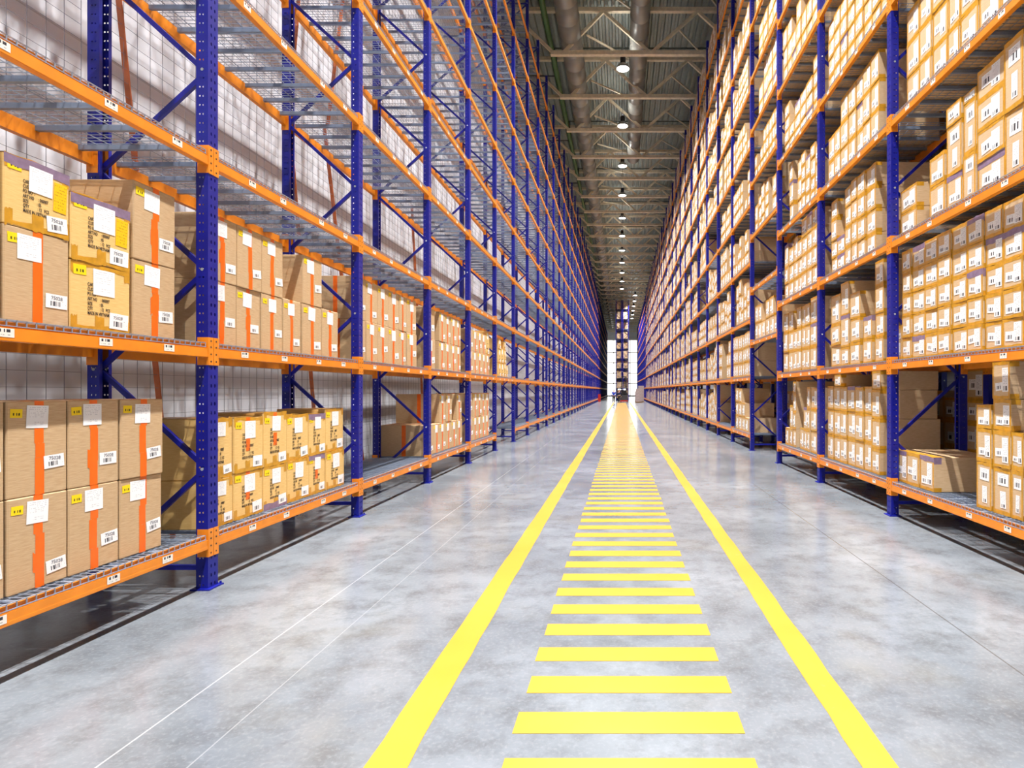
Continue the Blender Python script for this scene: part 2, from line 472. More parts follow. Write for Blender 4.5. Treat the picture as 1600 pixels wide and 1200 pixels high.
def chamfer_box(w, d, h, mat, bulge=0.0, c=.006):
    # front at local x=0 facing +x; y 0..w; body to -d
    m = MB(); xs = (-d, 0); ys = (0, w); zs = (0, h); idx = {}
    for ix in (0, 1):
        for iy in (0, 1):
            for iz in (0, 1):
                p = [xs[ix], ys[iy], zs[iz]]; sg = [1-2*ix, 1-2*iy, 1-2*iz]
                for ax in range(3):      # vertex lying on the face normal to ax
                    q = [p[i]+sg[i]*c*(0 if i == ax else 1) for i in range(3)]
                    idx[(ix, iy, iz, ax)] = len(m.v); m.v.append(tuple(q))
                m.f.append(tuple(idx[(ix, iy, iz, a)] for a in ((0, 1, 2) if (ix+iy+iz) % 2 else (0, 2, 1)))); m.m.append(0)
    I = lambda b, ax: idx[(b[0], b[1], b[2], ax)]
    for ax in range(3):
        u, v = (ax+1) % 3, (ax+2) % 3
        for sgn in (0, 1):
            def B(a, b):
                r = [0, 0, 0]; r[ax] = sgn; r[u] = a; r[v] = b; return r
            q = [I(B(0,0), ax), I(B(1,0), ax), I(B(1,1), ax), I(B(0,1), ax)]
            m.f.append(tuple(q if sgn else q[::-1])); m.m.append(0)
        for a in (0, 1):
            for b in (0, 1):
                def E(t):
                    r = [0, 0, 0]; r[u] = a; r[v] = b; r[ax] = t; return r
                q = [I(E(0), u), I(E(1), u), I(E(1), v), I(E(0), v)]
                m.f.append(tuple(q if (a+b) % 2 == 0 else q[::-1])); m.m.append(0)
    me = m.mesh('carton_body', mat)
    bm = bmesh.new(); bm.from_mesh(me); bmesh.ops.recalc_face_normals(bm, faces=bm.faces); bm.to_mesh(me); bm.free()
    return me

def sheet(y0, y1, z0, z1, mat, name, x=.0015, tilt=0, t=.0007):
    m = MB(); cy, cz = (y0+y1)/2, (z0+z1)/2; ca, sa = math.cos(tilt), math.sin(tilt)
    P = lambda y, z, xx: (xx, cy+(y-cy)*ca-(z-cz)*sa, cz+(y-cy)*sa+(z-cz)*ca)
    c = [(y0,z0),(y1,z0),(y1,z1),(y0,z1)]
    m.quad([P(a, b, x) for a, b in c], 0, [(0,0),(1,0),(1,1),(0,1)])
    fr = [P(a, b, x) for a, b in c]; bk = [P(a, b, x-t) for a, b in c]
    for i in range(4): m.quad([fr[i], bk[i], bk[(i+1)%4], fr[(i+1)%4]])
    return m.mesh(name, mat)

def tape_band(m, y0, y1, z0, z1, x=.0008, rag=.006):
    """strip on the front face with ragged lower/upper ends"""
    n = 5; 
    lo = [(x, y0+(y1-y0)*i/n, z0+R.uniform(-rag, rag)) for i in range(n+1)]
    hi = [(x, y0+(y1-y0)*i/n, z1+R.uniform(-rag, rag)) for i in range(n+1)]
    for i in range(n): m.quad([lo[i], lo[i+1], hi[i+1], hi[i]])

TXT = {}
def text_mesh(body, size, mat):
    kk = (body, size)
    if kk not in TXT:
        cu = bpy.data.curves.new('t', 'FONT'); cu.body = body; cu.size = size; cu.space_line = .98; cu.extrude = .0003; cu.resolution_u = 2; cu.offset = size*.012
        o = bpy.data.objects.new('t', cu); COL.objects.link(o); dg = bpy.context.evaluated_depsgraph_get()
        me = bpy.data.meshes.new_from_object(o.evaluated_get(dg)); bpy.data.objects.remove(o); bpy.data.curves.remove(cu)
        me.materials.clear(); me.materials.append(mat); TXT[kk] = me
    return TXT[kk]
TOFRONT = Matrix(((0,0,1,0),(1,0,0,0),(0,1,0,0),(0,0,0,1)))

def top_tape(m, d, w, h, y0, y1):
    m.quad([(.0008, y0, h+.0008), (.0008, y1, h+.0008), (-d, y1, h+.0008), (-d, y0, h+.0008)])

def carton_root(name, side, xf, ya, yb, z, label, cat, group, rz):
    y = ya if side < 0 else yb
    root = thing(name, label, cat, (xf, y, z), group, (0 if side < 0 else PI)+rz)
    return root

def left_carton(style, ya, yb, z, h, d, label, group, near, x=-3.53):
    w = yb-ya
    root = carton_root('cardboard_carton', -1, x+R.uniform(-.008, .006), ya, yb, z, label, 'carton', group, R.uniform(-.012, .012))
    put('carton_body', chamfer_box(w, d, h, BROWN if style[0] == 'o' else MUSTARD), root)
    cy = w*R.uniform(.46, .54)
    if style[0] == 'o':
        m = MB(); t = w*.155; e = .0; zb = 0
        zs = [0, h*R.uniform(.2, .4), h*R.uniform(.55, .7), h]
        for a, b in zip(zs, zs[1:]):
            s = R.uniform(-.008, .008); tape_band(m, cy-t/2+s, cy+t/2+s, a, b, .0008+R.uniform(0, .0003), .002)
        if R.random() < .45:
            zz = h*R.uniform(.1, .35); tape_band(m, cy-t*.72, cy+t*.45, zz, zz+h*.22, .0013, .012)
        top_tape(m, d, w, h, cy-t/2, cy+t/2)
        if 's' in style:
            xs = -d*R.uniform(.4, .5); m.quad([(xs-t*.6, -.0008, 0), (xs+t*.6, -.0008, 0), (xs+t*.6, -.0008, h), (xs-t*.6, -.0008, h)])
        put('orange_tape', m.mesh('orange_tape', OTAPE), root)
        s = w*.36; sy = cy+R.uniform(-.15, .02)*w; zt = h*R.uniform(.93, .96)
        put('packing_sheet', sheet(sy-s/2, sy+s/2, zt-s*1.03, zt, SHEET, 'packing_sheet', .0022, R.uniform(-.06, .03)), root)
        lw = w*.35; ly = w*R.uniform(.56, .63); lz = h*R.uniform(.1, .32)
        bl = put('barcode_label', sheet(ly, ly+lw, lz, lz+lw*.62, BARC, 'barcode_label', .0024, R.uniform(-.02, .12)), root)
        if near: put('label_number', text_mesh('75028', .03, PEN), bl, Matrix.Translation((.0028, ly+lw*.24, lz+lw*.38)) @ TOFRONT)
        put('yellow_sticker', sheet(w*.05, w*.05+w*.19, h*.83, h*.83+w*.14, STICK, 'yellow_sticker', .0016, R.uniform(-.06, .06)), root)
    else:
        m = MB(); tape_band(m, .004, w-.004, 0, .035, .0008, .01); tape_band(m, cy-.04, cy+.03, 0, .1, .0012, .01)
        for yy in (0.004, w-.05): tape_band(m, yy, yy+.045, 0, .09, .0012, .01)
        put('amber_tape', m.mesh('amber_tape', YTAPE), root)
        m = MB(); tape_band(m, .004, w-.004, h-.03, h, .0008, .012); tape_band(m, cy-.04, cy+.03, h-.085, h, .0012, .01)
        for yy in (0.004, w-.05): tape_band(m, yy, yy+.045, h-.08, h, .0012, .01)
        m.quad([(.0008, 0, h+.0008), (.0008, w, h+.0008), (-d, w, h+.0008), (-d, 0, h+.0008)])
        put('amber_tape', m.mesh('amber_tape', YTAPE), root)
        if 'p' in style:
            m = MB(); tape_band(m, 0, w, h-.06, h+.001, .0018, .006)
            m.quad([(.0018, 0, h+.002), (.0018, w, h+.002), (-.07, w, h+.002), (-.07, 0, h+.002)])
            put('purple_tape', m.mesh('purple_tape', PTAPE), root)
        if 'q' in style:
            m = MB(); tape_band(m, 0, w, 0, .06, .0018, .006); put('purple_tape', m.mesh('purple_tape', PTAPE), root)
        if 'r' in style:
            m = MB(); tape_band(m, cy-.03, cy+.03, h*.38, h*.62, .0016, .004); tape_band(m, cy-.03, cy+.03, h*.86, h, .0016, .004)
            put('orange_tape', m.mesh('orange_tape', OTAPE), root)
        s = w*.36
        put('printed_text', text_mesh('CART    :\nCUST    :\nPO NO  :\nART.NO     : 000007\nSIZE          : 05\nQTY          : 12   PCS\nMADE IN VIETNAM', .031, INK), root,
            Matrix.Translation((.0014, w*.27, h*.66)) @ TOFRONT @ Matrix.Diagonal((.62*min(1, w/.43), h/.43, 1, 1)))
        sy = w*.36
        put('packing_sheet', sheet(sy, sy+s, h*.93-s*1.05, h*.93, SHEET, 'packing_sheet', .0024, R.uniform(-.05, .02)), root)
        if 'n' in style: put('yellow_note', sheet(w*.74, w*.95, h*.38, h*.82, YNOTE, 'yellow_note', .002, -.05), root)
        lw = w*.33; ly = w*.63
        bl = put('barcode_label', sheet(ly, ly+lw, h*.06, h*.06+lw*.72, BARC, 'barcode_label', .0026, R.uniform(-.05, .1)), root)
        if near: put('label_number', text_mesh('75028', .03, PEN), bl, Matrix.Translation((.003, ly+lw*.2, h*.06+lw*.46)) @ TOFRONT)
        put('yellow_sticker', sheet(w*.05, w*.05+w*.2, h*.8, h*.8+w*.14, STICK, 'yellow_sticker', .0016, R.uniform(-.06, .06)), root)
    return root

LD = 2.0455-1.98 + .0025      # deck top above a beam's middle
def lstack(bay, lev, cols, d=.58):
    z0 = LEV[lev]+LD
    cnt = {}
    for ci, (ya, yb, items) in enumerate(cols):
        z = z0
        for ri, (style, h) in enumerate(items):
            if style != '-':
                look = {'o': 'brown carton with orange tape', 'm': 'mustard carton with amber tape'}[style[0]]
                if 'p' in style: look = 'mustard carton with purple tape'
                if 'q' in style: look = 'mustard carton purple-taped below'
                if 'r' in style: look = 'mustard carton, orange tape patch'
                col = ('edge' if ci == 0 else ORD[ci-1]) if bay < 0 else ORD[ci]
                lab = f'{look}, {col} column, {ROWS[ri]} row, {SHELF[lev]} shelf, {BAYN[bay+1]} bay, left rack'
                left_carton(style+('s' if bay > 0 else ''), ya+.003, yb-.003, z, h-.002, d, lab, f'cartons on the {SHELF[lev]} shelf of the left rack, {BAYN[bay+1]} bay', bay < 0)
            z += h
def even(a, b, n): return [(a+(b-a)*i/n, a+(b-a)*(i+1)/n) for i in range(n)]
O2 = [('o', .56), ('o', .57)]
lstack(-1, 0, [(3.0, 3.385, O2), (3.392, 3.765, O2), (3.767, 4.152, O2), (4.154, 4.537, O2)])
lstack(-1, 1, [(2.96, 3.35, O2), (3.365, 3.77, [('o', .56), ('mpn', .41)]), (3.772, 4.235, [('m', .45), ('mpn', .43)]), (4.262, 4.67, O2)])
lstack(0, 1, [(5.03, 5.41, O2), (5.415, 5.782, O2), (5.785, 6.145, O2), (6.16, 6.51, [('o', .57)]), (6.53, 6.94, [('o', .57), ('o', .54)]), (6.95, 7.35, [('o', .57)])])
lstack(0, 0, [(5.03, 5.365, [('m', .42), ('m', .53)]), (5.37, 5.81, [('mr', .43), ('mr', .51)]), (5.813, 6.215, [('mq', .43), ('mr', .54)]), (6.22, 6.66, [('m', .44), ('m', .49)]),
              (6.665, 7.035, [('mpr', .45), ('mp', .47)]), (7.045, 7.51, [('m', .45), ('m', .52)])])
lstack(1, 1, [(7.84, 8.15, O2), (8.155, 8.54, O2), (8.545, 8.935, O2), (8.94, 9.375, O2), (9.38, 9.695, O2), (9.7, 10.15, O2)])
lstack(2, 0, [(a, b, ([('o', .56), ('o', .56)] if i in (2, 3, 5) else [('o', .56)])) for i, (a, b) in enumerate(even(10.66, 13.07, 6))], .85)
lstack(2, 1, [(10.66, 11.19, O2)]+[(a, b, O2) for a, b in even(11.42, 12.97, 4)], .75)
lstack(3, 1, [(a, b, ([('o', .54), ('o', .5)] if i < 4 else [('o', .54), ('m', .62)])) for i, (a, b) in enumerate(even(13.6, 15.8, 5))], .75)
lstack(3, 0, [(a, b, O2) for a, b in even(13.6, 15.75, 5)], .75)
lstack(4, 1, [(16.95, 17.3, [('m', .4), ('m', .4), ('m', .3)]), (17.31, 17.7, [('m', .4), ('m', .45)]), (17.72, 18.05, [('m', .42), ('m', .4), ('m', .25)]), (18.06, 18.4, [('m', .38)])])

# --- right rack
def right_stacks():
    """list of (bay, level, column, row, ya, yb, z, h, depth, xoff, look)"""
    out = []
    def shelf(k, l, z, cols, d=.85):
        for ci, (ya, yb, hs) in enumerate(cols):
            zz = z; xo = R.uniform(-.012, .012)
            for ri, h in enumerate(hs):
                if h > 0: out.append((k, l, ci, ri, ya+.003, yb-.003, zz, h-.003, d*R.uniform(.95, 1.0), xo+R.uniform(-.006, .006)))
                zz += abs(h)
    A = 1.03
    def px(*xs): return [3356/(x-971) for x in xs]
    def colpx(edges, rows):
        e = sorted(px(*edges)); return [(a, b, r) for a, b, r in zip(e, e[1:], rows)]
    D = {}
    # nearest bay
    D[0, 0] = [(5.36, 5.53, [.45, .35]), (5.535, 5.80, [.45, .36, .3, .36]), (5.81, 6.06, [.47, .34, -.0, .24]), (6.9, 7.22, [.41]), (7.225, 7.54, [.41]), (7.545, 7.86, [.41])]
    D[0, 1] = [(a, b, [.278]*5) for a, b in zip((5.0+.06, 5.343, 5.648, 5.928, 6.213, 6.51, 6.80, 7.10, 7.42), (5.34, 5.646, 5.926, 6.211, 6.508, 6.798, 7.098, 7.418, 7.655))]+[(7.66, 7.78, [.45])]
    D[0, 2] = [(5.06, 5.33, [.7, .5]), (5.335, 5.61, [.63, .66]), (5.615, 6.06, [.33, .31, .32, .31]), (6.065, 6.3, [.5, .55, .1]), (6.305, 6.6, [.38, .55, .22]), (6.62, 6.95, [.38, .34]), (7.3, 7.72, [.3, .3])]
    D[0, 3] = [(a, b, [.41, .42, .41]) for a, b in zip((5.06, 5.32, 5.66, 6.02, 6.36, 6.6, 6.93, 7.23), (5.31, 5.65, 6.01, 6.35, 6.59, 6.92, 7.22, 7.56))]
    D[0, 4] = [(a, b, [.3]*4) for a, b in even(5.06, 7.6, 8)]
    # second bay
    D[1, 0] = [(8.3, 8.58, [.36, .43, .41, .27])]+[(a, b, r) for (a, b), r in zip([(8.585, 8.86), (8.865, 9.19), (9.195, 9.52), (9.525, 9.83), (9.835, 10.14), (10.145, 10.44)],
                 [[.42, .43, .4], [.42, .43, .39], [.42, .44, .4], [.42, .43, .4], [.42, .44, .4, .2], [.42, .45, .4]])]
    D[1, 1] = [(8.2, 8.48, [.37, .33, .38, .36]), (8.56, 8.88, [.36, .34]), (9.0, 9.4, [.35, .38, .4]), (9.43, 9.78, [.31, .52, .53]), (9.8, 10.26, [.37, .35, .5])]
    D[1, 2] = [(7.9, 8.1, [.3]), (8.47, 8.79, [.3, .34, .33, .33]), (8.795, 9.09, [.3, .34, .33, .33]), (9.1, 9.34, [.32, .34, .33, .32]), (9.345, 9.61, [.32, .33, .33, .3]), (9.62, 9.95, [.28, .3]), (9.955, 10.24, [.28, .3, .36, .32])]
    D[1, 3] = [(a, b, [.41, .42, .41]) for a, b in zip((8.31, 8.61, 8.9, 9.17, 9.48), (8.605, 8.895, 9.165, 9.475, 9.81))]+[(9.815, 10.08, [.41, .42]), (10.085, 10.39, [.41, .42])]
    D[1, 4] = [(a, b, [.31]*4) for a, b in even(8.0, 10.4, 8)]
    # third bay
    D[2, 0] = [(10.98, 11.35, [.42, .42, .4]), (11.38, 11.58, [.42, .42, .42]), (11.585, 11.81, [.42, .44]), (11.815, 12.1, [.43]), (12.32, 12.56, [.38, .35, .4, .25]), (12.565, 12.8, [.38, .5]), (12.805, 13.1, [.38])]
    e = [11.04, 11.41, 11.69, 11.95, 12.25, 12.56, 12.9, 13.26]
    D[2, 1] = [(a, b, ([.44, .44, .5] if i == 0 else [.44, .44] if i == 4 else [.44, .44, .42])) for i, (a, b) in enumerate(zip(e, e[1:]))]
    e = [10.95, 11.25, 11.55, 11.9, 12.2, 12.5, 12.85, 13.15]
    D[2, 2] = [(a, b, ([.36]*4 if i < 3 else [.36]*3 if i % 2 else [.36, .36, .5])) for i, (a, b) in enumerate(zip(e, e[1:]))]
    for (kk, ll), cols in D.items(): shelf(kk, ll, LEV[ll]+LD, cols)
    for kk in range(0, 29):
        L = TUN if kk == 3 else LEV
        for ll, zb in enumerate(L):
            if (kk, ll) in D: continue
            y0 = Y0R+BAY*kk; ya = y0+.1+R.uniform(0, .35); yb = y0+BAY-.1-R.choice((0, 0, .1, .5))
            if R.random() < .05: continue
            style = R.random()
            w = R.choice((.27, .3, .33, .38)); n = max(3, int((yb-ya)/w)); cols = []
            hh = R.choice((.28, .34, .42, .46)) if style < .7 else None
            maxn = int(1.3/(hh or .4)); 
            for i, (a, b) in enumerate(even(ya, yb, n)):
                if R.random() < .06: continue
                if hh: r = [hh*R.uniform(.98, 1.02)]*(maxn if R.random() < .72 else max(1, maxn-R.choice((1, 1, 2))))
                else:
                    r = []
                    while sum(r) < R.uniform(.6, 1.05): r.append(R.uniform(.22, .5))
                cols.append((a, b, r))
            shelf(kk, ll, zb+LD, cols)
    return out
XB = 3.645
RS = right_stacks()
def scr(t):
    k_, l_, c_, r_, ya, yb, z, h, d, xo = t
    f = lambda y, zz: (F*XB/y, F*(zz-EYE)/y)
    if F*XB/yb+971 > 1600 or 610-F*(z-EYE)/((ya+yb)/2) < 0: return -1.0/ya
    u0 = F*XB/ya; u1 = F*XB/yb
    return (u0-u1)*F*h/((ya+yb)/2)
RS.sort(key=scr, reverse=True)
def right_carton(t):
    k_, l_, c_, r_, ya, yb, z, h, d, xo = t
    w = yb-ya
    shape = 'flat' if h < .25 else 'tall' if h > w*1.25 else 'wide' if w > h*1.2 else 'square'
    purple = R.random() < .09
    look = shape+' tan carton'+(' with purple tape' if purple else '')
    edge = k_ == 0 and 1 <= l_ <= 4
    col = 'edge' if edge and c_ == 0 else ORD[c_-1] if edge else ORD[c_]
    lab = f'{look}, {col} column, {ROWS[r_]} row, {SHELF[l_]} shelf, {BAYN[k_]} bay, right rack'
    g = f'cartons on the {SHELF[l_]} shelf of the right rack, {BAYN[k_]} bay'
    root = carton_root('taped_carton', 1, XB+xo, ya, yb, z, lab, 'carton', g, R.uniform(-.02, .02))
    put('carton_body', chamfer_box(w, d, h, TAN), root)
    m = MB(); e = min(.035, h*.11)
    tape_band(m, .002, w-.002, 0, e*R.uniform(.7, 1.2), .0008, .005); tape_band(m, .002, w-.002, h-e*R.uniform(.8, 1.3), h+.0005, .0008, .005)
    for yy in (.002, w-.022): tape_band(m, yy, yy+.02, 0, h, .0012, .001)
    m.quad([(.0008, 0, h+.0008), (.0008, w, h+.0008), (-.12, w, h+.0008), (-.12, 0, h+.0008)])
    for (yy, sg) in ((-.0008, -1), (w+.0008, 1)):
        for (za, zb) in ((0, .05), (h-.05, h)):
            q = [(0, yy, za), (0, yy, zb), (-.09, yy, zb), (-.09, yy, za)]
            m.quad(q if sg < 0 else q[::-1])
    put('amber_tape', m.mesh('amber_tape', YTAPE), root)
    if purple:
        m = MB(); tape_band(m, 0, w, h-.06, h, .0016, .008)
        m.quad([(0, w+.0016, h-.08), (-.09, w+.0016, h-.08), (-.09, w+.0016, h), (0, w+.0016, h)])
        put('purple_tape', m.mesh('purple_tape', PTAPE), root)
    s = R.random()
    lw = min(w*.34, .13)
    if shape == 'tall' and h > .42 and k_ == 0:
        put('barcode_label', sheet(w*.25, w*.85, h*.62, h*.62+min(w*.62, h*.26), BARC2, 'barcode_label', .0022, R.uniform(-.05, .05)), root)
        put('shipping_label', sheet(w*.4, w*.72, h*.14, h*.5, LONGL, 'shipping_label', .0022, R.uniform(-.04, .04)), root)
    else:
        y1 = w*R.uniform(.5, .58); zb = h*R.uniform(.13, .2)
        put('shipping_label', sheet(y1, y1+lw, zb, zb+h*R.uniform(.6, .68), LONGL, 'shipping_label', .0022, R.uniform(-.03, .03)), root)
        zc = h*R.uniform(.16, .34); bw = min(w*.42, .17)
        put('barcode_label', sheet(y1-bw*.92, y1+.004, zc, zc+min(bw*.72, h*.4), BARC2, 'barcode_label', .003, R.uniform(-.12, .12)), root)
for t in RS[:300]: right_carton(t)

def stuff_cartons(name, label, items, side, xb):
    m = MB()
    for (ya, yb, z, h, d, xo) in items:
        xf = xb+xo; w = yb-ya; s = -side; e = min(.04, h*.12)
        m.box(xf, xf+side*d, ya, yb, z, z+h, 0)
        def q(y0, y1, z0, z1, mi, off, uv=False):
            x = xf+s*off
            pts = [(x, y1, z0), (x, y0, z0), (x, y0, z1), (x, y1, z1)] if side > 0 else [(x, y0, z0), (x, y1, z0), (x, y1, z1), (x, y0, z1)]
            m.quad(pts, mi, [(0,0),(1,0),(1,1),(0,1)] if uv else None)
        q(ya, yb, z, z+e, 1, .001); q(ya, yb, z+h-e, z+h, 1, .001)
        q(ya, ya+.025, z, z+h, 1, .0012); q(yb-.025, yb, z, z+h, 1, .0012)
        y1 = ya+w*R.uniform(.16, .3); q(y1, y1+w*.3, z+h*.14, z+h*.8, 2, .002, True)
        zc = z+h*R.uniform(.16, .4); q(y1+w*.27, y1+w*.6, zc, zc+h*.34, 3, .003, True)
    o = put(name, m.mesh(name, [TAN, YTAPE, LONGL, BARC2]))
    return tag(o, label, 'cartons', None, 'stuff')
stuff_cartons('taped_cartons', 'mass of tan cartons on the upper and farther shelves of the right rack', [(t[4], t[5], t[6], t[7], t[8], t[9]-(.065 if t[0] > 3 else 0)) for t in RS[300:]], 1, XB)
it = []
for kk in range(-1, 9):
    for ll in range(0, 6):
        y = Y0R+BAY*kk+.15
        while y < Y0R+BAY*(kk+1)-.5:
            w = R.uniform(.4, .6); z = LEV[ll]+LD
            while z < LEV[ll]+R.uniform(.9, 1.2): h = R.uniform(.32, .45); it.append((y, y+w-.01, z, h-.002, .8, 0)); z += h
            y += w
stuff_cartons('stored_cartons', 'dim brown cartons on the rack row standing behind the stocked rack', it, 1, XR+DEP+.28+.12)

# ------------------------------------------------------------------ roof: trusses, ducts, pipes, lamps
TZ = 17.12
def truss_meshes():
    bc = MB().box(-3.25, 13.6, -.1, .1, TZ-.09, TZ+.09); bc.box(-3.25, 13.6, -.11, .11, TZ+.07, TZ+.09)
    tc = MB().box(-5.15, 13.9, -.1, .1, 19.02, 19.2)
    nodes = [(-5.1, 19.05), (-3.1, TZ), (-2.7, TZ), (-.83, 19.05), (1.35, TZ), (3.5, 19.05), (5.6, TZ), (7.7, 19.05), (9.8, TZ), (11.9, 19.05)]
    webs = [((-5.1, 19.05), (-3.1, TZ))]+list(zip(nodes[2:], nodes[3:]))
    wb = [MB().bar((a[0], 0, a[1]), (b[0], 0, b[1]), .13, .13, 0, (0,1,0)).mesh('web_diagonal', BEIGE) for a, b in webs]
    return bc.mesh('bottom_chord', BEIGE), tc.mesh('top_chord', BEIGE), wb
BC, TC, WEB = truss_meshes()
SV = MB().bar((-1.6, .05, 18.0), (.8, 3.95, 18.9), .06, .07).bar((2.6, .05, 18.3), (4.6, 3.95, 18.95), .06, .07).mesh('sway_brace', BEIGE)
ny = 0
for i in range(-9, 33):
    y = 27.1+4.0*i
    nm = ORD[i] if 0 <= i < 12 else None
    lab = f'{nm} beige steel roof truss from the front, spanning above the aisle' if nm else 'beige steel roof truss far down the aisle, small and dim' if i >= 12 else 'beige steel roof truss overhead, above the top of the photo'
    t = thing('roof_truss', lab, 'truss', (0, y, 0), 'roof trusses across the hall' if nm else 'far roof trusses' if i >= 12 else 'roof trusses overhead')
    put('bottom_chord', BC, t); put('top_chord', TC, t)
    for w in WEB: put('web_diagonal', w, t)
    put('sway_brace', SV, t)
# purlins in the roof deck
def duct(x, z, r, ya, yb, label):
    m = MB(); y = ya; n = 24; rings = []
    while y < yb:
        for (dy, rr) in ((0, r), (1.18, r), (1.19, r+.015), (1.21, r+.015)):
            rings.append((y+dy, rr))
        y += 1.22
    for (yy, rr) in rings:
        for t in range(n): m.v.append((x+rr*math.cos(2*PI*t/n), yy, z+rr*math.sin(2*PI*t/n)))
    for a in range(len(rings)-1):
        for t in range(n): m.f.append((a*n+t, a*n+(t+1)%n, (a+1)*n+(t+1)%n, (a+1)*n+t)); m.m.append(0)
    m.f.append(tuple(range(n))); m.m.append(0); m.f.append(tuple((len(rings)-1)*n+n-1-t for t in range(n))); m.m.append(0)
    root = thing('ventilation_duct', label, 'duct', (0, 0, 0), 'round steel ducts under the roof')
    o = put('duct_pipe', m.mesh('duct_pipe', STEEL, True), root)
    h = MB(); yy = ya+1
    while yy < yb: h.bar((x, yy, z+r), (x, yy, 19.5), .02, .02); yy += 8
    put('hanger_rod', h.mesh('hanger_rod', GREYD), root)
duct(-2.35, 18.02, .5, -12, 150, 'wide round steel duct running the whole length above the left side')
duct(.82, 18.08, .43, -12, 41, 'narrower round steel duct above the lamps that stops part way')
g = thing('sprinkler_pipe', 'green pipe run under the roof above the empty rack', 'pipe', (0, 0, 0))
put('main_pipe', MB().tube((-3.35, -12, 18.0), (-3.35, 150, 18.0), .13, 14).mesh('main_pipe', GREEN, True), g)
for i in range(18):
    y = 21.5+8*i
    put('branch_pipe', MB().tube((-3.35, y, 18.75), (9, y, 18.75), .035, 8).tube((-3.35, y, 18.0), (-3.35, y, 18.75), .035, 8).mesh('branch_pipe', PGREEN), g)
    put('pipe_bracket', MB().bar((-5.19, y+1.5, 18.16), (-3.4, y+1.5, 18.16), .06, .06).bar((-3.4, y+1.5, 18.16), (-3.4, y+1.5, 19.45), .04, .04).mesh('pipe_bracket', GREYD), g)

LPOW = 2600
lens = MB().lathe([(0.0, -.05), (.16, -.045), (.25, -.025), (.285, 0), (.285, .01), (0, .012)], 24).mesh('lens', LENS)
refl = MB().lathe([(.30, -.02), (.31, -.02), (.3, .06), (.24, .16), (.13, .24), (.10, .25), (.10, .24), (.22, .15), (.285, .05), (.30, -.02)], 24).mesh('reflector', STEEL, True)
hous = MB().lathe([(0, .24), (.1, .24), (.13, .28), (.13, .52), (.1, .56), (0, .56)], 20).mesh('ballast_housing', DARK)
rod = MB().tube((0,0,.55), (0,0,2.5), .012, 6).mesh('hanging_rod', DARK)
LZ = 16.75
for i in range(-7, 17):
    y = 27.7+6.0*i
    lab = f'{ORD[i]} glowing high bay lamp from the front, hanging over the aisle' if 0 <= i < 11 else 'glowing high bay lamp far down the aisle ceiling' if i >= 11 else 'high bay lamp hanging overhead, above the top of the photo'
    t = thing('high_bay_lamp', lab, 'lamp', (.07 if y < 88 else 2.2, y, LZ), 'high bay lamps over the aisle' if 0 <= i < 11 else 'far high bay lamps' if i >= 11 else 'high bay lamps overhead')
    put('reflector', refl, t); put('lens', lens, t); put('ballast_housing', hous, t); put('hanging_rod', rod, t)
    L = bpy.data.lights.new('lamp_light', 'AREA'); L.shape = 'DISK'; L.size = .2; L.energy = LPOW; L.color = (1, .985, .975); L.spread = math.radians(105)
    lo = bpy.data.objects.new('lamp_light', L); COL.objects.link(lo); lo.parent = t; lo.location = (0, 0, -.06)
    U = bpy.data.lights.new('added_ceiling_fill', 'AREA'); U.shape = 'DISK'; U.size = .25; U.energy = LPOW*.022; U.color = (1, .985, .95)  # added upward fill above the housing, brightens the roof sheet and trusses
    uo = bpy.data.objects.new('added_ceiling_fill', U); COL.objects.link(uo); uo.parent = t; uo.location = (0, 0, .6); uo.rotation_euler = (PI, 0, 0)

# ------------------------------------------------------------------ far end
def far_rack(label, side, xf, y0, n, rear=True):
    return build_rack(label, side, xf, y0, 0, n, lv, detail=False, tags=False, rear=rear)
far_rack('dark far stretch of blue rack beyond the empty rack, loaded with dim cartons', -1, XL-.1, 88.0, 22)
far_rack('empty blue rack at the far right end beyond the stocked rack', 1, XR+.1, 88.0, 18)
far_rack('right half of the dark rack block closing the middle of the aisle far away', -1, 1.2, 95.0, 14)
far_rack('left half of the dark rack block closing the middle of the aisle far away', 1, -.92, 95.0, 14)
def fill(y0, nb, prob):
    it = []
    for kk in range(nb):
        for ll in range(10):
            y = y0+BAY*kk+.1
            while y < y0+BAY*(kk+1)-.6:
                w = R.uniform(.5, .8)
                if R.random() < prob: it.append((y, y+w, LEV[ll]+LD, R.uniform(.8, 1.25), .85, 0))
                y += w+.02
    return it
stuff_cartons('stored_cartons', 'dim cartons on the far dark rack past the end of the empty rack', fill(88.0, 22, .9), -1, XL-.21)
stuff_cartons('stored_cartons', 'dim cartons stacked in the rack end at the middle of the far aisle', [t[:4]+(1.0, 0) for t in fill(95.0, 14, .98)], -1, 1.06)
stuff_cartons('stored_cartons', 'dim cartons in the left half of the far middle rack block', [t[:4]+(1.0, 0) for t in fill(95.0, 14, .98)], 1, -.76)

